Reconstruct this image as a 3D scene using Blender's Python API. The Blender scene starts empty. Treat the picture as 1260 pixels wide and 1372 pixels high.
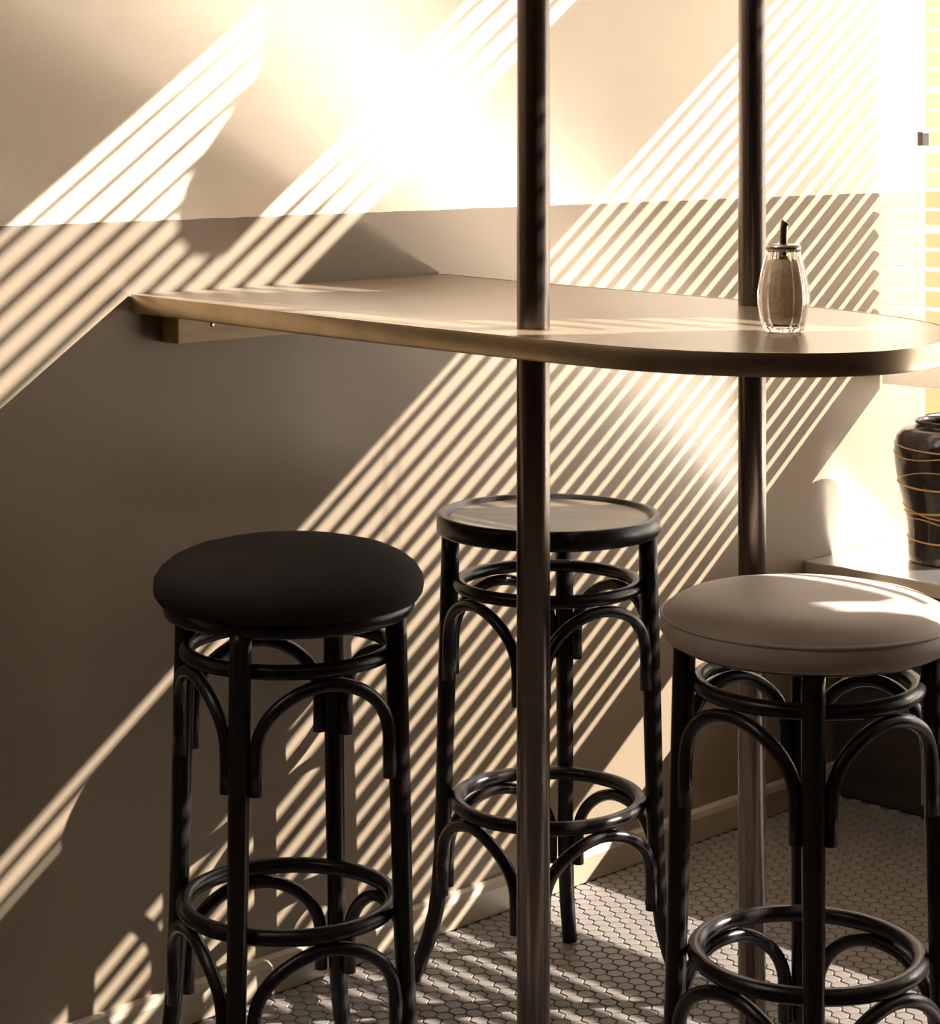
import bpy, bmesh, math, random
from mathutils import Vector, Matrix

random.seed(7)
S = bpy.context.scene
COL = S.collection
PI = math.pi

# ------------------------------------------------------------------ camera
# World: X runs along the striped wall towards the window, Y=0 is that wall, the room lies at Y<0.
cam_d = bpy.data.cameras.new('camera')
cam = bpy.data.objects.new('camera', cam_d)
COL.objects.link(cam)
F_PX, HORIZON, VP_X, CAM_H = 2950.0, 165.0, 3620.0, 1.37
ang = math.atan2(VP_X - 630.0, F_PX)            # angle between view axis and the wall
yaw = ang
cam.location = (-2.5905, -2.6978, CAM_H)
cam.rotation_euler = (PI / 2, 0, yaw - PI / 2)
cam_d.sensor_fit = 'HORIZONTAL'
cam_d.sensor_width = 36.0
cam_d.lens = 36.0 * F_PX / 1260.0
cam_d.shift_x = 0.0
cam_d.shift_y = -(686.0 - HORIZON) / 1260.0
cam_d.clip_start = 0.05
S.camera = cam

# ------------------------------------------------------------------ world, sun, exposure
w = bpy.data.worlds.new('sky')
S.world = w
w.use_nodes = True
bgn = w.node_tree.nodes['Background']
bgn.inputs['Color'].default_value = (1.0, 0.93, 0.87, 1)
bgn.inputs['Strength'].default_value = 4.2

SUN_A, SUN_T = 1.32, 0.72                       # run along the wall per metre off it, drop per metre of run
sun_d = bpy.data.lights.new('sun', 'SUN')
sun_d.energy = 27.5
sun_d.color = (1.0, 0.94, 0.91)
sun_d.angle = math.radians(0.3)
sun = bpy.data.objects.new('sun', sun_d)
COL.objects.link(sun)
to_sun = Vector((1.0, -1.0 / SUN_A, SUN_T))
sun.rotation_euler = to_sun.to_track_quat('Z', 'Y').to_euler()
sun.location = (6, -6, 5)

S.view_settings.view_transform = 'Standard'
S.view_settings.look = 'None'
S.view_settings.exposure = 0.0
S.view_settings.gamma = 1.0
S.view_settings.use_curve_mapping = False
S.cycles.use_denoising = True
S.cycles.use_adaptive_sampling = False
S.cycles.use_guiding = True
S.cycles.use_surface_guiding = True
S.cycles.surface_guiding_probability = 0.6
S.cycles.max_bounces = 12
S.cycles.diffuse_bounces = 6
S.cycles.glossy_bounces = 6
S.cycles.transmission_bounces = 10
S.cycles.transparent_max_bounces = 16
S.cycles.caustics_reflective = True
S.cycles.caustics_refractive = True
S.cycles.blur_glossy = 0.0
S.cycles.sample_clamp_indirect = 0.0

# ------------------------------------------------------------------ materials
def mat(name, color, rough=0.6, metal=0.0, spec=0.5, noise=0.0, nscale=20.0, bump=0.0, bscale=200.0,
        coat=0.0, stretch=None):
    m = bpy.data.materials.new(name)
    m.use_nodes = True
    nt = m.node_tree
    b = nt.nodes['Principled BSDF']
    b.inputs['Base Color'].default_value = (*color, 1)
    b.inputs['Roughness'].default_value = rough
    b.inputs['Metallic'].default_value = metal
    b.inputs['Specular IOR Level'].default_value = spec
    b.inputs['Coat Weight'].default_value = coat
    tc = nt.nodes.new('ShaderNodeTexCoord')
    src = tc.outputs['Object']
    if stretch:
        mp = nt.nodes.new('ShaderNodeMapping')
        mp.inputs['Scale'].default_value = stretch
        nt.links.new(src, mp.inputs['Vector'])
        src = mp.outputs['Vector']
    if noise:
        n = nt.nodes.new('ShaderNodeTexNoise')
        n.inputs['Scale'].default_value = nscale
        n.inputs['Detail'].default_value = 5
        nt.links.new(src, n.inputs['Vector'])
        r = nt.nodes.new('ShaderNodeValToRGB')
        r.color_ramp.elements[0].position = 0.3
        r.color_ramp.elements[1].position = 0.7
        r.color_ramp.elements[0].color = (*[c * (1 - noise) for c in color], 1)
        r.color_ramp.elements[1].color = (*[min(1, c * (1 + noise)) for c in color], 1)
        nt.links.new(n.outputs['Fac'], r.inputs['Fac'])
        nt.links.new(r.outputs['Color'], b.inputs['Base Color'])
    if bump:
        n2 = nt.nodes.new('ShaderNodeTexNoise')
        n2.inputs['Scale'].default_value = bscale
        n2.inputs['Detail'].default_value = 4
        nt.links.new(src, n2.inputs['Vector'])
        bp = nt.nodes.new('ShaderNodeBump')
        bp.inputs['Strength'].default_value = bump
        bp.inputs['Distance'].default_value = 0.002
        nt.links.new(n2.outputs['Fac'], bp.inputs['Height'])
        nt.links.new(bp.outputs['Normal'], b.inputs['Normal'])
    return m

def thin_glass(name):
    m = bpy.data.materials.new(name)
    m.use_nodes = True
    nt = m.node_tree
    nt.nodes.clear()
    o = nt.nodes.new('ShaderNodeOutputMaterial')
    t = nt.nodes.new('ShaderNodeBsdfTransparent')
    t.inputs['Color'].default_value = (0.96, 0.96, 0.94, 1)
    g = nt.nodes.new('ShaderNodeBsdfGlossy')
    g.inputs['Roughness'].default_value = 0.02
    mx = nt.nodes.new('ShaderNodeMixShader')
    mx.inputs['Fac'].default_value = 0.06
    nt.links.new(t.outputs[0], mx.inputs[1])
    nt.links.new(g.outputs[0], mx.inputs[2])
    nt.links.new(mx.outputs[0], o.inputs['Surface'])
    return m

def jar_glass(name):
    m = bpy.data.materials.new(name)
    m.use_nodes = True
    b = m.node_tree.nodes['Principled BSDF']
    b.inputs['Base Color'].default_value = (0.97, 0.95, 0.92, 1)
    b.inputs['Roughness'].default_value = 0.02
    b.inputs['IOR'].default_value = 1.46
    b.inputs['Transmission Weight'].default_value = 1.0
    return m

DADO = 1.223
def wall_paint(name, upper, lower):
    """two-tone painted plaster: the dado paint changes colour at one height"""
    m = mat(name, upper, rough=0.55, bump=0.12, bscale=260)
    nt = m.node_tree
    b = nt.nodes['Principled BSDF']
    g = nt.nodes.new('ShaderNodeNewGeometry')
    sx = nt.nodes.new('ShaderNodeSeparateXYZ')
    nt.links.new(g.outputs['Position'], sx.inputs[0])
    wob = nt.nodes.new('ShaderNodeTexNoise')
    wob.inputs['Scale'].default_value = 30
    nt.links.new(g.outputs['Position'], wob.inputs['Vector'])
    ad = nt.nodes.new('ShaderNodeMath'); ad.operation = 'MULTIPLY_ADD'
    ad.inputs[1].default_value = 0.004
    nt.links.new(wob.outputs['Fac'], ad.inputs[0])
    nt.links.new(sx.outputs['Z'], ad.inputs[2])
    gt = nt.nodes.new('ShaderNodeMath'); gt.operation = 'GREATER_THAN'
    gt.inputs[1].default_value = DADO + 0.002
    nt.links.new(ad.outputs[0], gt.inputs[0])
    sm = nt.nodes.new('ShaderNodeTexNoise')
    sm.inputs['Scale'].default_value = 3.5
    sm.inputs['Detail'].default_value = 6
    nt.links.new(g.outputs['Position'], sm.inputs['Vector'])
    rr = nt.nodes.new('ShaderNodeMapRange')
    rr.inputs['From Min'].default_value = 0.3
    rr.inputs['From Max'].default_value = 0.7
    rr.inputs['To Min'].default_value = 0.93
    rr.inputs['To Max'].default_value = 1.04
    nt.links.new(sm.outputs['Fac'], rr.inputs['Value'])
    mx = nt.nodes.new('ShaderNodeMix'); mx.data_type = 'RGBA'
    mx.inputs['A'].default_value = (*lower, 1)
    mx.inputs['B'].default_value = (*upper, 1)
    nt.links.new(gt.outputs[0], mx.inputs['Factor'])
    vm = nt.nodes.new('ShaderNodeVectorMath'); vm.operation = 'SCALE'
    nt.links.new(mx.outputs['Result'], vm.inputs[0])
    nt.links.new(rr.outputs['Result'], vm.inputs['Scale'])
    nt.links.new(vm.outputs['Vector'], b.inputs['Base Color'])
    return m

M = {}
M['wall'] = wall_paint('striped_wall_paint', (0.80, 0.68, 0.53), (0.212, 0.158, 0.100))
M['plain_wall'] = mat('brown_wall_paint', (0.045, 0.030, 0.022), 0.7, noise=0.08, nscale=4)
M['white_paint'] = mat('white_gloss_paint', (0.78, 0.74, 0.68), 0.4, noise=0.03, nscale=8)
M['ceiling'] = mat('ceiling_paint', (0.84, 0.77, 0.68), 0.8, noise=0.04, nscale=3)
M['skirting'] = mat('skirting_paint', (0.30, 0.24, 0.165), 0.4, noise=0.05, nscale=12)
M['tile'] = mat('hexagon_tile_glaze', (0.16, 0.138, 0.119), 0.45, noise=0.12, nscale=35, spec=0.22)
M['grout'] = mat('dark_grout', (0.045, 0.036, 0.030), 0.85, noise=0.2, nscale=60)
M['bentwood'] = mat('black_lacquered_bentwood', (0.011, 0.008, 0.0075), 0.27, noise=0.3, nscale=14, spec=0.32, stretch=(1, 1, .15))
M['seat_wood'] = mat('worn_brown_plywood', (0.115, 0.085, 0.055), 0.30, noise=0.45, nscale=9, spec=0.5, stretch=(1, 5, 1))
M['cushion_shade_toned'] = mat('shade_toned_velvet', (0.018, 0.014, 0.013), 0.9, noise=0.2, nscale=12, bump=0.3, bscale=500, spec=0.2)  # shade under the table is put into this base colour
M['cushion_lit_toned'] = mat('lit_toned_leather', (0.42, 0.35, 0.31), 0.5, noise=0.12, nscale=9, bump=0.15, bscale=300, spec=0.4)  # window light on the seat is put into this base colour
M['table'] = mat('brown_laminate', (0.18, 0.132, 0.085), 0.27, noise=0.10, nscale=7, spec=0.5, stretch=(6, .6, 1))
M['edge_metal'] = mat('brushed_bronze_edge', (0.60, 0.50, 0.36), 0.30, metal=1.0, noise=0.15, nscale=15)
M['cleat'] = mat('ochre_wood', (0.42, 0.28, 0.13), 0.55, noise=0.2, nscale=18, stretch=(.3, 3, 3))
M['chrome'] = mat('dull_chrome', (0.23, 0.19, 0.165), 0.26, metal=1.0)
M['lid_metal'] = mat('tarnished_steel', (0.40, 0.33, 0.28), 0.25, metal=1.0, noise=0.1, nscale=60)
M['sugar'] = mat('brown_sugar', (0.66, 0.53, 0.38), 0.9, noise=0.18, nscale=220, bump=0.5, bscale=900)
M['ledge'] = mat('polished_pale_metal', (0.90, 0.86, 0.81), 0.21, metal=0.9, noise=0.02, nscale=5)
M['under_ledge_shade'] = mat('dark_under_ledge_shade', (0.030, 0.021, 0.016), 0.5, noise=0.3, nscale=12, stretch=(1, .2, 3))
M['slat'] = mat('white_slat_enamel', (0.80, 0.75, 0.68), 0.4, noise=0.02, nscale=9)
def translucent(m, amount):
    nt = m.node_tree
    b = nt.nodes['Principled BSDF']
    t = nt.nodes.new('ShaderNodeBsdfTranslucent')
    t.inputs['Color'].default_value = b.inputs['Base Color'].default_value
    mx = nt.nodes.new('ShaderNodeMixShader')
    mx.inputs['Fac'].default_value = amount
    nt.links.new(b.outputs[0], mx.inputs[1])
    nt.links.new(t.outputs[0], mx.inputs[2])
    nt.links.new(mx.outputs[0], nt.nodes['Material Output'].inputs['Surface'])
translucent(M['slat'], 0.35)
M['cord'] = mat('cotton_cord', (0.6, 0.54, 0.45), 0.9, noise=0.1, nscale=50)
M['vase'] = mat('black_ceramic_glaze', (0.022, 0.017, 0.016), 0.12, noise=0.2, nscale=14, spec=0.6)
M['gold'] = mat('orange_gold_glaze', (0.62, 0.33, 0.10), 0.35, noise=0.15, nscale=30)
M['board'] = mat('dark_sun_blocker', (0.10, 0.075, 0.05), 0.6, noise=0.2, nscale=10)
M['yellow'] = mat('yellow_masonry_paint', (0.098, 0.068, 0.009), 0.8, noise=0.03, nscale=3)
M['pavement'] = mat('pale_paving', (0.55, 0.51, 0.45), 0.85, noise=0.1, nscale=5)
M['catch'] = mat('dark_iron', (0.05, 0.04, 0.035), 0.4, metal=0.8, noise=0.2, nscale=40)
M['pane'] = thin_glass('window_glass')
M['jar'] = jar_glass('fluted_jar_glass')

# ------------------------------------------------------------------ helpers
def link(name, me, m=None, parent=None, smooth=False):
    o = bpy.data.objects.new(name, me)
    COL.objects.link(o)
    if m is not None and len(me.materials) == 0:
        me.materials.append(m)
    if parent is not None:
        o.parent = parent
    if smooth:
        for p in me.polygons:
            p.use_smooth = True
    return o

def mesh(name, v, f, m, parent=None, smooth=False):
    me = bpy.data.meshes.new(name)
    me.from_pydata([tuple(p) for p in v], [], f)
    me.validate()
    bm = bmesh.new(); bm.from_mesh(me)
    bmesh.ops.recalc_face_normals(bm, faces=bm.faces)
    bm.to_mesh(me); bm.free()
    return link(name, me, m, parent, smooth)

def box(name, lo, hi, m, parent=None, bevel=0.0):
    bm = bmesh.new()
    bmesh.ops.create_cube(bm, size=1.0)
    lo, hi = Vector(lo), Vector(hi)
    for v in bm.verts:
        v.co = Vector((lo[i] + (hi[i] - lo[i]) * (v.co[i] + .5) for i in range(3)))
    if bevel:
        bmesh.ops.bevel(bm, geom=bm.edges[:], offset=bevel, segments=2, affect='EDGES', profile=0.6)
    me = bpy.data.meshes.new(name)
    bm.to_mesh(me); bm.free()
    return link(name, me, m, parent)

def empty(name, loc, label=None, cat=None, group=None, rz=0.0):
    o = bpy.data.objects.new(name, None)
    o.empty_display_size = 0.05
    COL.objects.link(o)
    o.location = loc
    o.rotation_euler = (0, 0, rz)
    return tag(o, label, cat, group)

def tag(o, label=None, cat=None, group=None, kind=None):
    if label: o['label'] = label
    if cat: o['category'] = cat
    if group: o['group'] = group
    if kind: o['kind'] = kind
    return o

def tube(name, pts, rad, m, parent=None, sides=12, closed=False):
    """sweep a round section along a path; rad is a number or one radius per point"""
    pts = [Vector(p) for p in pts]
    n = len(pts)
    rads = rad if isinstance(rad, (list, tuple)) else [rad] * n
    tang = []
    for i in range(n):
        a = pts[(i - 1) % n] if (closed or i > 0) else pts[i]
        b = pts[(i + 1) % n] if (closed or i < n - 1) else pts[i]
        tang.append((b - a).normalized())
    ref = Vector((0, 0, 1)) if abs(tang[0].z) < .9 else Vector((1, 0, 0))
    nrm = (ref - tang[0] * ref.dot(tang[0])).normalized()
    v, f = [], []
    for i in range(n):
        nrm = (nrm - tang[i] * nrm.dot(tang[i])).normalized()
        bi = tang[i].cross(nrm)
        for k in range(sides):
            a = 2 * PI * k / sides
            v.append(pts[i] + (nrm * math.cos(a) + bi * math.sin(a)) * rads[i])
    for i in range(n if closed else n - 1):
        j = (i + 1) % n
        for k in range(sides):
            l = (k + 1) % sides
            f.append((i * sides + k, i * sides + l, j * sides + l, j * sides + k))
    if not closed:
        f.append(tuple(range(sides))[::-1])
        f.append(tuple((n - 1) * sides + k for k in range(sides)))
    return mesh(name, v, f, m, parent, True)

def lathe(name, prof, m, parent=None, seg=64, flute=0, amp=0.0, center=(0, 0)):
    """revolve (radius, height) pairs; radius 0 closes the end"""
    v, f, rings = [], [], []
    for r, h in prof:
        if r <= 1e-6:
            rings.append([len(v)]); v.append((center[0], center[1], h))
        else:
            ring = []
            for k in range(seg):
                a = 2 * PI * k / seg
                rr = r
                if flute:
                    rr = r * (1 - amp * abs(math.sin(a * flute / 2)) ** 0.6 + amp * .5)
                ring.append(len(v))
                v.append((center[0] + rr * math.cos(a), center[1] + rr * math.sin(a), h))
            rings.append(ring)
    for a, b in zip(rings[:-1], rings[1:]):
        if len(a) == 1 and len(b) == 1:
            continue
        if len(a) == 1:
            for k in range(seg): f.append((a[0], b[k], b[(k + 1) % seg]))
        elif len(b) == 1:
            for k in range(seg): f.append((a[k], a[(k + 1) % seg], b[0]))
        else:
            for k in range(seg):
                l = (k + 1) % seg
                f.append((a[k], a[l], b[l], b[k]))
    return mesh(name, v, f, m, parent, True)

def slab(name, outline, z0, z1, m, parent=None, axis='Z', bevel=0.0, smooth=False):
    """extrude an outline; axis Z: outline is (x,y); axis X: outline is (y,z)"""
    n = len(outline)
    if axis == 'Z':
        v = [(a, b, z0) for a, b in outline] + [(a, b, z1) for a, b in outline]
    else:
        v = [(z0, a, b) for a, b in outline] + [(z1, a, b) for a, b in outline]
    f = [tuple(range(n))[::-1], tuple(range(n, 2 * n))]
    for i in range(n):
        j = (i + 1) % n
        f.append((i, j, n + j, n + i))
    o = mesh(name, v, f, m, parent)
    return o

def auto_smooth(o, deg=35):
    me = o.data
    bm = bmesh.new(); bm.from_mesh(me)
    for fc in bm.faces: fc.smooth = True
    for e in bm.edges:
        if len(e.link_faces) == 2 and e.calc_face_angle(0) > math.radians(deg):
            e.smooth = False
    bm.to_mesh(me); bm.free()
    return o

def copy_thing(root):
    r = root.copy(); COL.objects.link(r)
    def rec(src, dst):
        for ch in [c for c in src.children]:
            c = ch.copy(); COL.objects.link(c); c.parent = dst
            rec(ch, c)
    rec(root, r)
    return r

# ------------------------------------------------------------------ room shell
CEIL = 3.15
WIN_U, WIN_OUT = 1.40, 1.455        # inner and outer face of the window wall
WIN_P0, WIN_P1 = 0.0, 2.46
SILL, HEAD = 0.485, 2.95
RX0, RY0 = -5.5, -5.5

floor = tag(box('floor', (RX0, RY0, -0.08), (WIN_OUT, 0.12, -0.0032), M['grout']), kind='structure')
def ceiling_with_added_rooflight():
    x0, x1, y0, y1 = -3.6, .25, -.70, -.03        # unseen roof light, added to brighten the upper striped wall
    bm = bmesh.new()
    for lo, hi in (((RX0, RY0), (WIN_OUT, y0)), ((RX0, y1), (WIN_OUT, .12)), ((RX0, y0), (x0, y1)), ((x1, y0), (WIN_OUT, y1))):
        m4 = Matrix.Translation(((lo[0] + hi[0]) / 2, (lo[1] + hi[1]) / 2, CEIL + .06)) @ Matrix.Diagonal((hi[0] - lo[0], hi[1] - lo[1], .12, 1))
        bmesh.ops.create_cube(bm, size=1.0, matrix=m4)
    me = bpy.data.meshes.new('ceiling'); bm.to_mesh(me); bm.free()
    tag(link('ceiling', me, M['ceiling']), kind='structure')
    e = tag(empty('added_rooflight', (x0, y0, CEIL + .1)), kind='structure')
    box('glass_pane', (0, 0, .03), (x1 - x0, y1 - y0, .034), M['pane'], e)
    for k in range(1, 5):
        box('glazing_bar', ((x1 - x0) * k / 5 - .015, 0, 0), ((x1 - x0) * k / 5 + .015, y1 - y0, .05), M['white_paint'], e)
ceiling_with_added_rooflight()
tag(box('wall_back', (RX0, 0, -0.0032), (WIN_OUT, 0.12, CEIL), M['wall']), kind='structure')
tag(box('wall_left', (RX0 - .12, RY0, -0.0032), (RX0, 0.12, CEIL), M['plain_wall']), kind='structure')
tag(box('wall_front', (RX0, RY0 - .12, -0.0032), (WIN_OUT, RY0, CEIL), M['plain_wall']), kind='structure')

def wall_right():
    v, f = [], []
    def b(lo, hi):
        i = len(v)
        for x in (lo[0], hi[0]):
            for y in (lo[1], hi[1]):
                for z in (lo[2], hi[2]):
                    v.append((x, y, z))
        for q in ((0, 1, 3, 2), (4, 6, 7, 5), (0, 4, 5, 1), (2, 3, 7, 6), (0, 2, 6, 4), (1, 5, 7, 3)):
            f.append(tuple(i + k for k in q))
    b((WIN_U, -WIN_P1, -0.0032), (WIN_OUT, -WIN_P0, SILL))
    b((WIN_U, -WIN_P1, HEAD), (WIN_OUT, -WIN_P0, CEIL))
    b((WIN_U, RY0, -0.0032), (WIN_OUT, -WIN_P1, CEIL))
    o = mesh('wall_right', v, f, M['white_paint'])
    return tag(o, kind='structure')
wall_right()

# low skirting along the striped wall with a rounded top
sk = [(0, 0), (-.016, 0), (-.016, .044), (-.012, .054), (-.005, .058), (0, .058)]
tag(slab('baseboard_back', sk, RX0, WIN_U, M['skirting'], axis='X'), kind='structure')

# ------------------------------------------------------------------ window with sash bars, added sun blockers and pane
win = empty('window_1', (WIN_U, -1.5, SILL)); tag(win, kind='structure')
def wpart(name, o):
    o.parent = win
    o.matrix_parent_inverse = Matrix.Translation((-WIN_U, 1.5, -SILL))
    return o
BU = 1.29                           # plane in which the blinds hang
wpart('t', box('transom', (WIN_U, -WIN_P1, 2.07), (WIN_OUT, -.004, 2.31), M['white_paint'], bevel=.004))
wpart('g', box('glass_pane', (1.436, -WIN_P1, SILL), (1.440, -.002, HEAD), M['pane']))
wpart('s', box('sash_rail', (1.418, -WIN_P1, HEAD - .04), (1.450, -.004, HEAD), M['white_paint'], bevel=.003))
# unseen boards added inside the panes, outlined to cut the sun stripes
PU = 1.385
def sh(u, h):                       # shadow spot on the wall -> spot on the plane of the boards
    return (-(PU - u) / SUN_A, h + SUN_T * (PU - u))
up = [sh(*q) for q in ((-.383, 1.60), (-.385, 1.48), (-.40, 1.435), (-.45, 1.385), (-.501, 1.324), (-.535, 1.275),
                       (-.552, 1.225), (-.545, 1.19), (-.515, 1.165), (-.47, 1.163))]
up += [(-.95, 2.54), (-.06, 2.54), (-.06, 2.94), (up[0][0], 2.94)]
wpart('b', slab('sun_blocker', up, PU - .006, PU + .006, M['board'], axis='X'))
x0, x1, z0, z1, r = -2.16, sh(-.335, 0)[0], sh(-.56, .222)[1], sh(-.561, .460)[1], .06
lo = [(x0, z0), (x1, z0)]
for k in range(7):
    a = k / 6 * PI / 2
    lo.append((x1 - r + r * math.cos(a), z1 - r + r * math.sin(a)))
lo.append((x0, z1))
wpart('b2', slab('sun_blocker', lo, PU - .006, PU + .006, M['board'], axis='X'))
wpart('b3', box('sun_blocker', (PU - .006, -2.15, 2.20), (PU + .006, -1.52, 2.535), M['board'], bevel=.002))  # another added board, keeps sun stripes off the tabletop
wpart('c', box('window_catch', (1.372, -.048, 1.305), (1.398, -.034, 1.352), M['catch'], bevel=.003))

# ------------------------------------------------------------------ venetian blinds
def slat_mesh(length):
    wid, thick, tilt = 0.0255, 0.0014, math.radians(14)
    prof = []
    for k in range(5):
        t = k / 4 - .5
        x = wid * t
        z = -0.0016 * (1 - (2 * t) ** 2) * -1
        prof.append((x, z))
    prof = prof + [(x, z - thick) for x, z in prof[::-1]]
    c, s = math.cos(tilt), math.sin(tilt)
    # inner (room) edge is higher: x grows to the outside, so tilt down outwards
    prof = [(x * c + z * s, -x * s + z * c) for x, z in prof]
    n = len(prof)
    v = [(x, 0, z) for x, z in prof] + [(x, -length, z) for x, z in prof]
    f = [tuple(range(n)), tuple(range(2 * n - 1, n - 1, -1))]
    for i in range(n):
        j = (i + 1) % n
        f.append((i, j, n + j, n + i))
    me = bpy.data.meshes.new('slat')
    me.from_pydata(v, [], f)
    bm = bmesh.new(); bm.from_mesh(me)
    bmesh.ops.recalc_face_normals(bm, faces=bm.faces)
    bm.to_mesh(me); bm.free()
    me.materials.append(M['slat'])
    return me

BL0, BL1 = 0.012, 2.27
SLAT = slat_mesh(BL1 - BL0)
def blind(z_bottom, stack, n, PITCH, z_head, tilt0, tilt1, label, odd=()):
    e = empty('venetian_blind', (BU, -BL0, z_bottom), label, 'blind')
    z_top_slit = z_bottom + stack + n * PITCH
    for i in range(1, n + 1):
        o = bpy.data.objects.new('slat', SLAT)
        COL.objects.link(o); o.parent = e
        o.location = (0, 0, stack + (i - 1) * PITCH + .010)
        tl = tilt0 + (tilt1 - tilt0) * (i - 1) / max(n - 1, 1) - math.radians(14)
        o.rotation_euler = (random.uniform(-.0006, .0006), tl + random.uniform(-.03, .03) + (0.42 if i in odd else 0), 0)
    L = BL1 - BL0
    box('bottom_rail', (-.014, -L, 0), (.014, 0, stack), M['slat'], e, bevel=.003)
    box('headrail', (-.02, -L, z_top_slit - z_bottom + .004), (.02, 0, z_head - z_bottom), M['slat'], e, bevel=.003)
    for p in (.30, 1.05, 1.80):
        for dx in (-.0145, .0145):
            tube('ladder_cord', [(dx, -p, stack), (dx, -p, z_top_slit - z_bottom + .006)], .0009, M['cord'], e, sides=6)
    return e
blind(0.822, 0.072, 24, .0412, 2.03, math.radians(28), math.radians(-7), 'white slatted blind at the right edge, above the dark vase', odd=(7, 11, 14))
blind(2.215, 0.045, 12, .0428, 2.94, math.radians(-6), math.radians(-10), 'upper white slatted blind over the window beside the striped wall')

# ------------------------------------------------------------------ window ledge
led = empty('window_ledge', (1.02, -.002, SILL - .03),
            'glossy white window ledge carrying the dark vase, right of the padded pale-toned stool', 'ledge')
box('ledge_board', (0, -2.46, 0), (WIN_U - 1.02 - .001, 0, .03), M['ledge'], led, bevel=.003)
box('shade_panel', (.085, -2.46, -SILL + .0305), (.105, -.018, -.0005), M['under_ledge_shade'], led)  # added panel, coloured dark for the shade beneath the ledge
# ------------------------------------------------------------------ outside
tag(box('pavement', (WIN_OUT, -14, -.25), (16, 6, -.15), M['pavement']), kind='structure')
yw = tag(box('painted_wall', (1.62, .60, .60), (9, .80, 3.4), M['yellow']),
         'bright yellow painted wall seen between the blind slats at the right edge', 'wall')
tag(box('plinth', (1.62, .585, -.15), (9, .80, .595), M['white_paint']),
    'white plinth of the yellow wall outside the window', 'plinth')

# ------------------------------------------------------------------ bar table
TH = 1.114
tab = empty('bar_table', (0, 0, TH),
            'long brown bar table with a rounded end, holding the sugar dispenser', 'table')
def catmull(pts, n=8):
    out = []
    P = [pts[0]] + list(pts) + [pts[-1]]
    for i in range(1, len(P) - 2):
        a, b, c, d = (Vector(q) for q in P[i - 1:i + 3])
        for k in range(n):
            t = k / n
            out.append(.5 * ((2 * b) + (c - a) * t + (2 * a - 5 * b + 4 * c - d) * t * t + (3 * b - a - 3 * c + d) * t ** 3))
    out.append(Vector(pts[-1]))
    return out
edge_pts = [(-.640, -.003), (-.655, -.16), (-.672, -.36), (-.688, -.60), (-.697, -.80), (-.699, -.95), (-.692, -1.05),
            (-.664, -1.14), (-.615, -1.21), (-.55, -1.255), (-.47, -1.268), (-.38, -1.248), (-.29, -1.205),
            (-.215, -1.14), (-.155, -1.04), (-.110, -.90), (-.075, -.70), (-.050, -.42), (-.030, -.20), (0, -.003)]
outl = [(p.x, p.y) for p in catmull(edge_pts, 6)]
top = slab('tabletop', outl, -.0255, 0, M['table'], tab)
# metal edge band: a thin strip wrapped round the free edge
def edge_band():
    v, f = [], []
    n = len(outl)
    prof = [(0.0004, .0006), (.0022, .0006), (.0030, -.003), (.0030, -.0235), (.0020, -.0265), (0.0004, -.0265)]
    for i in range(n):
        a = Vector(outl[max(i - 1, 0)]); b = Vector(outl[min(i + 1, n - 1)])
        t = (b - a).normalized()
        nn = Vector((t.y, -t.x))
        c = Vector(outl[i])
        if (c + nn * .01 - Vector((-.35, -.5))).length < (c - Vector((-.35, -.5))).length:
            nn = -nn
        for d, z in prof:
            q = c + nn * d
            v.append((q.x, q.y, z))
    k = len(prof)
    for i in range(n - 1):
        for j in range(k):
            l = (j + 1) % k
            f.append((i * k + j, i * k + l, (i + 1) * k + l, (i + 1) * k + j))
    f.append(tuple(range(k))); f.append(tuple((n - 1) * k + j for j in range(k)))
    return auto_smooth(mesh('edge_band', v, f, M['edge_metal'], tab))
edge_band()
cl = box('support_cleat', (-.585, -.042, -.0755), (-.03, -.002, -.0258), M['cleat'], tab, bevel=.002)
for x in (-.52, -.30, -.10):
    lathe('cleat_screw', [(0, 0), (.004, .0004), (.005, -.001), (0, -.002)], M['lid_metal'], cl, seg=10,
          center=(0, 0)).matrix_local = Matrix.Translation((x, -.042, -.05)) @ Matrix.Rotation(PI / 2, 4, 'X')

# ------------------------------------------------------------------ poles
def pole(x, y, r, label):
    e = empty('metal_pole', (x, y, 0), label, 'pole', 'floor-to-ceiling poles through the table')
    lathe('shaft', [(0, .001), (r, .001), (r, 1.0), (r, TH + .2), (r, 2.2), (r, CEIL - .001), (0, CEIL - .001)], M['chrome'], e, seg=40)
    lathe('floor_flange', [(r, .0), (.055, .0), (.055, .005), (.05, .008), (r + .004, .010), (r, .012)], M['chrome'], e, seg=40)
    return e
def pole2(x, y, r, label):
    pole(x, y, r, label)
pole2(-.602, -.795, .0208, 'left metal pole, the nearer one, passing in front of the bare wooden stool')
pole2(-.1306, -.770, .0196, 'right metal pole, behind the glass sugar dispenser')

# ------------------------------------------------------------------ bentwood stools
def pol(a, r, z):
    return (r * math.cos(a), r * math.sin(a), z)

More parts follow.
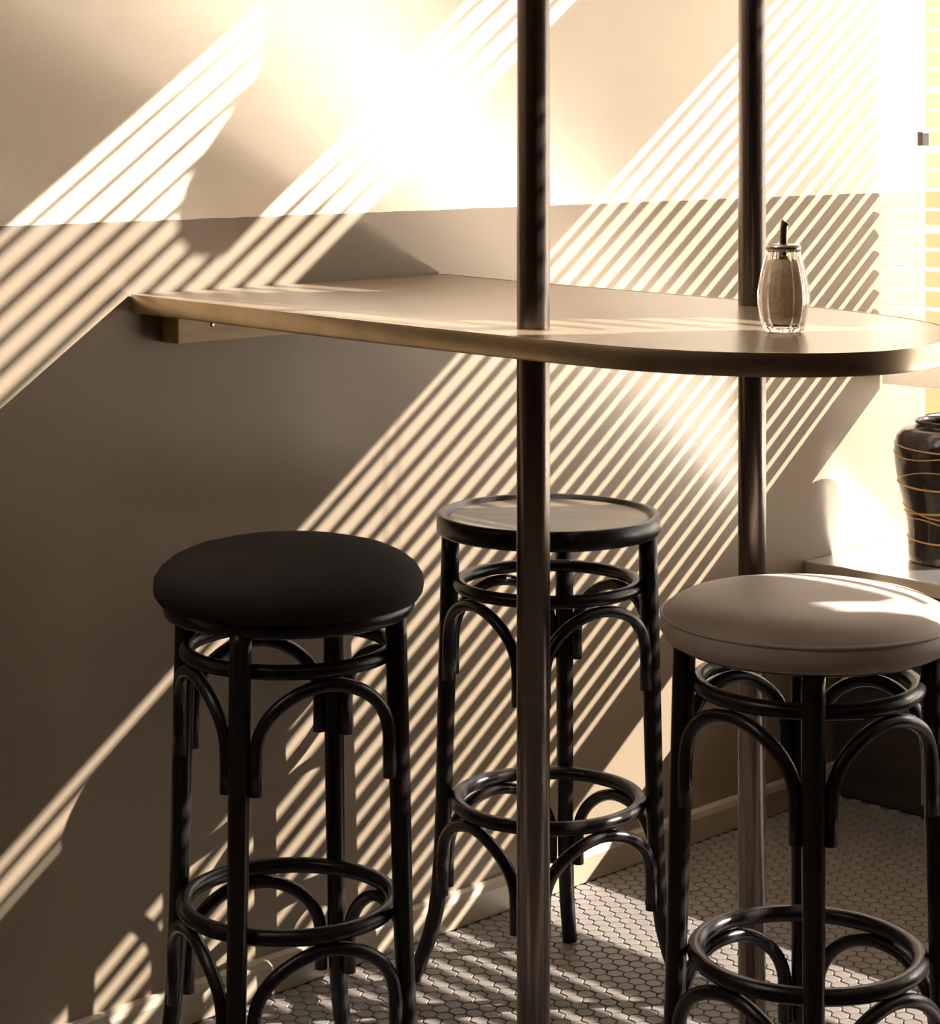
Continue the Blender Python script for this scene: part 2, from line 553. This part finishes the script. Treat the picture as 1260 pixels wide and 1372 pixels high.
def make_stool(kind, label):
    e = empty('bar_stool', (0, 0, 0), label, 'stool', 'bentwood bar stools')
    B = M['bentwood']
    if kind == 'wood':
        lathe('seat_rim', [(.156, .740), (.166, .734), (.172, .735), (.175, .740), (.175, .760), (.173, .765), (.168, .7665),
                           (.163, .765), (.161, .761), (.156, .758)], B, e, seg=72)
        lathe('seat_panel', [(0, .746), (.160, .746), (.1605, .7585), (.150, .7600), (.08, .7585), (0, .758)], M['seat_wood'], e, seg=64)
    else:
        lathe('seat_rim', [(0.1500, 0.7070), (0.1660, 0.7010), (0.1700, 0.7030), (0.1720, 0.7080), (0.1720, 0.7240), (0.1650, 0.7290), (0.1500, 0.7290)], B, e, seg=72)
    if kind == 'dark':
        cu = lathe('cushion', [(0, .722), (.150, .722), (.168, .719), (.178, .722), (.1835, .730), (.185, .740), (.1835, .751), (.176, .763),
                          (.163, .7735), (.143, .783), (.11, .7915), (.065, .797), (.03, .7985), (0, .799)], M['cushion_shade_toned'], e, seg=72)
    if kind == 'tan':
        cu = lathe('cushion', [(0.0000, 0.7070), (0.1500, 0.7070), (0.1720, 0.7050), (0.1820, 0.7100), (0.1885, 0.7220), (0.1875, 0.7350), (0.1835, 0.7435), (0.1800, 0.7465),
                          (0.1760, 0.7510), (0.1600, 0.7595), (0.1300, 0.7660), (0.0900, 0.7700), (0.0400, 0.7720), (0.0000, 0.7720)], M['cushion_lit_toned'], e, seg=72)
        lathe('piping', [(0.1840, 0.7400), (0.1865, 0.7375), (0.1890, 0.7400), (0.1865, 0.7435), (0.1840, 0.7400)], M['cushion_lit_toned'], cu, seg=72)
    legp = [(.156, .738 if kind == 'wood' else .712), (.157, .68), (.159, .60), (.162, .50), (.1645, .40), (.167, .30), (.170, .22), (.174, .16), (.180, .115),
            (.190, .075), (.203, .038), (.214, .010), (.217, .0)]
    legr = [.0145, .0148, .0148, .0145, .014, .0135, .0132, .013, .0128, .0126, .0124, .0122, .012]
    for q in range(4):
        a = q * PI / 2
        tube('leg', [pol(a, r, z) for r, z in legp], legr, B, e, sides=14)
    def ring(name, r, z, t):
        n = 56
        return tube(name, [pol(2 * PI * k / n, r, z) for k in range(n)], t, B, e, sides=12, closed=True)
    ring('upper_ring', .1395, .652, .0105)
    ring('footrest_ring', .1430, .306, .0112)
    def brace(q, z_end, z_top, r_end, r_mid, t):
        a0 = q * PI / 2
        dl = math.radians(7.6)
        pts = [pol(a0 + dl, r_end, z_end), ]
        n = 26
        for k in range(n + 1):
            th = PI * k / n                    # half turn of a rounded arch
            s = -math.cos(th)
            hgt = max(math.sin(th), 0.0) ** .85
            aa = a0 + PI / 4 + s * (PI / 4 - dl)
            r = r_mid + (r_end - r_mid) * abs(s) ** 1.6
            pts.append(pol(aa, r, z_end + .045 + (z_top - z_end - .045) * hgt))
        pts.append(pol(a0 + PI / 2 - dl, r_end, z_end))
        return tube('brace', pts, t, B, e, sides=10)
    for q in range(4):
        brace(q, .495, .632, .157, .138, .0092)
    for q in range(4):
        brace(q, .150, .286, .166, .142, .0094)
    return e

RZ0 = math.atan2(-.7023292, .7118523)
def place(o, x, y, deg):
    o.location = (x, y, 0)
    o.rotation_euler = (0, 0, RZ0 + math.radians(deg))
wood = make_stool('wood', 'bare wooden bentwood stool against the wall, the one without a cushion')
place(wood, -.062, -.311, -11.5)
wood.scale = (1.01, 1.01, .988)
place(make_stool('dark', 'padded bentwood stool, toned dark for shade, at left, in front of the shaded wall'), -.649, -.377, -19)
place(make_stool('tan', 'bentwood stool with cushion toned pale for window light, nearest the camera at lower right'), -.300, -.992, -6.0)

# ------------------------------------------------------------------ sugar dispenser
sd = empty('sugar_dispenser', (-.422, -1.047, TH + .0002),
           'fluted glass sugar dispenser with a metal pouring spout, on the bar table', 'sugar dispenser')
outer = [(.0, .0), (.020, .0), (.0235, .002), (.0255, .008), (.0285, .020), (.0308, .034), (.0312, .046), (.0295, .060), (.0262, .076),
         (.0228, .089), (.0207, .0975), (.0205, .1005)]
inner = [(.0178, .1005), (.0180, .097), (.0200, .088), (.0232, .075), (.0262, .060), (.0276, .046), (.0272, .034), (.0250, .021),
         (.0215, .011), (.015, .0075), (0, .0070)]
lathe('jar', outer + inner, M['jar'], sd, seg=120, flute=12, amp=.07)
lathe('sugar', [(0, .0078), (.0145, .0083), (.0205, .0118), (.0238, .021), (.0258, .034), (.0262, .046), (.0248, .060), (.0218, .0745),
                (.0185, .086), (.012, .0885), (0, .0895)], M['sugar'], sd, seg=72)
lathe('lid', [(0, .1010), (.0205, .1008), (.0215, .1015), (.0218, .1035), (.0214, .1060), (.019, .1072), (.008, .1080), (0, .1080)],
      M['lid_metal'], sd, seg=48)
lathe('neck_tube', [(0, .0895), (.0052, .0895), (.0052, .1009), (0, .1009)], M['lid_metal'], sd, seg=24)
def spout():
    v, f, n = [], [], 20
    for z, r, dx in ((.1078, .0050, 0), (.118, .0048, 0), (.128, .0050, .0006), (.131, .0056, .0014)):
        for k in range(n):
            a = 2 * PI * k / n
            v.append((dx + r * math.cos(a), r * math.sin(a), z))
    for k in range(n):                                  # slanted mouth, lower towards the lip
        a = 2 * PI * k / n
        v.append((.0024 + .0056 * math.cos(a), .0054 * math.sin(a), .1345 - .0042 * math.cos(a)))
    for i in range(4):
        for k in range(n):
            l = (k + 1) % n
            f.append((i * n + k, i * n + l, (i + 1) * n + l, (i + 1) * n + k))
    f.append(tuple(range(n))); f.append(tuple(4 * n + k for k in range(n)))
    o = auto_smooth(mesh('spout', v, f, M['lid_metal'], sd), 50)
    o.rotation_euler = (0, 0, RZ0)
    return o
spout()

# ------------------------------------------------------------------ vase
VX, VY = 1.231, -.210
vs = empty('ceramic_vase', (VX, VY, SILL + .0005), 'dark glazed vase crossed by thin orange lines, on the window ledge', 'vase')
VS = .935
vprof = [(.0, .0), (.080, .0), (.086, .003), (.087, .02), (.088, .08), (.094, .115), (.103, .150), (.111, .190), (.1145, .225),
         (.1145, .250), (.110, .270), (.098, .283), (.082, .2885), (.072, .2905), (.0705, .296), (.0735, .302), (.071, .3045), (.066, .303),
         (.064, .296), (.066, .285), (.095, .262), (.100, .225), (.085, .12), (.074, .03), (0, .022)]
vprof = [(a * .985, b * VS) for a, b in vprof]
lathe('body', vprof, M['vase'], vs, seg=80)
def vr(z):
    pr = vprof[2:15]
    for (r0, z0), (r1, z1) in zip(pr[:-1], pr[1:]):
        if z0 <= z <= z1:
            return r0 + (r1 - r0) * (z - z0) / max(z1 - z0, 1e-6)
    return pr[-1][0]
for base, ampl, ph, t in ((.250, .004, .3, .0011), (.243, .012, 2.0, .0010), (.170, .004, 1.1, .0014), (.178, .02, 4.2, .0008),
                          (.115, .012, .6, .0012), (.112, .004, 3.0, .0015), (.075, .018, 5.1, .0010), (.052, .003, 1.0, .0013)):
    pts = []
    for k in range(72):
        a = 2 * PI * k / 72
        z = VS * base + ampl * math.sin(a + ph) + .25 * ampl * math.sin(3 * a + ph)
        pts.append((*pol(a, vr(z) + .0004, z),))
    tube('glaze_line', pts, t * 1.35, M['gold'], vs, sides=6, closed=True)

# ------------------------------------------------------------------ hexagon floor tiles
HEX = .0272            # pitch between neighbours
def hex_verts(cx, cy, z0, z1):
    R0, R1 = (HEX - .0022) / math.sqrt(3), (HEX - .0042) / math.sqrt(3)
    a = [PI / 6 + k * PI / 3 for k in range(6)]
    return ([(cx + R0 * math.cos(t), cy + R0 * math.sin(t), z0) for t in a] +
            [(cx + R0 * math.cos(t), cy + R0 * math.sin(t), z1 - .0009) for t in a] +
            [(cx + R1 * math.cos(t), cy + R1 * math.sin(t), z1) for t in a])
HEX_F = []
for q in (0, 6):
    for k in range(6):
        l = (k + 1) % 6
        HEX_F.append((q + k, q + l, q + 6 + l, q + 6 + k))
HEX_F.append((12, 13, 14, 15, 16, 17))
spots = []
rowh = HEX * math.sqrt(3) / 2
j = 0
y = -.030
while y > -3.3:
    x = -3.4 + (HEX / 2 if j % 2 else 0)
    while x < 1.09:
        spots.append((x, y))
        x += HEX
    y -= rowh
    j += 1
bpy.context.view_layer.update()
dg = bpy.context.evaluated_depsgraph_get()
fw = Vector((math.cos(ang - 0.0), math.sin(ang), 0))
fwd = Vector((.7023292, .7118523)); rgt = Vector((.7118523, -.7023292))
cand = []
for i, (x, y) in enumerate(spots):
    d = Vector((x, y)) - Vector(cam.location[:2])
    Z = d.dot(fwd); X = d.dot(rgt)
    if Z < .5: continue
    px = 630 + F_PX * X / Z; py = HORIZON + F_PX * CAM_H / Z
    if 4 < px < 1256 and py < 1366:
        cand.append((Z, i))
cand.sort()
single = set()
co = Vector(cam.location)
for Z, i in cand:
    tgt = Vector((spots[i][0], spots[i][1], -.0032))
    dr = (tgt - co)
    hit, loc, nn, ii, ob, mm = S.ray_cast(dg, co, dr.normalized(), distance=dr.length - .01)
    if not hit:
        single.add(i)
    if len(single) >= 300:
        break
hm = bpy.data.meshes.new('tile')
hm.from_pydata(hex_verts(0, 0, -.0032, 0), [], HEX_F)
hm.materials.append(M['tile'])
v, f = [], []
for i, (x, y) in enumerate(spots):
    if i in single:
        o = bpy.data.objects.new('tile', hm)
        COL.objects.link(o)
        o.parent = floor
        o.location = (x, y, random.uniform(-.0002, .0002))
        o.rotation_euler = (random.uniform(-.012, .012), random.uniform(-.012, .012), 0)
    else:
        b = len(v)
        v += hex_verts(x, y, -.0032, random.uniform(-.0002, .0002))
        f += [tuple(b + k for k in q) for q in HEX_F]
me = bpy.data.meshes.new('tile_field')
me.from_pydata(v, [], f)
tf = link('tile_field', me, M['tile'], floor)
tf['kind'] = 'stuff'
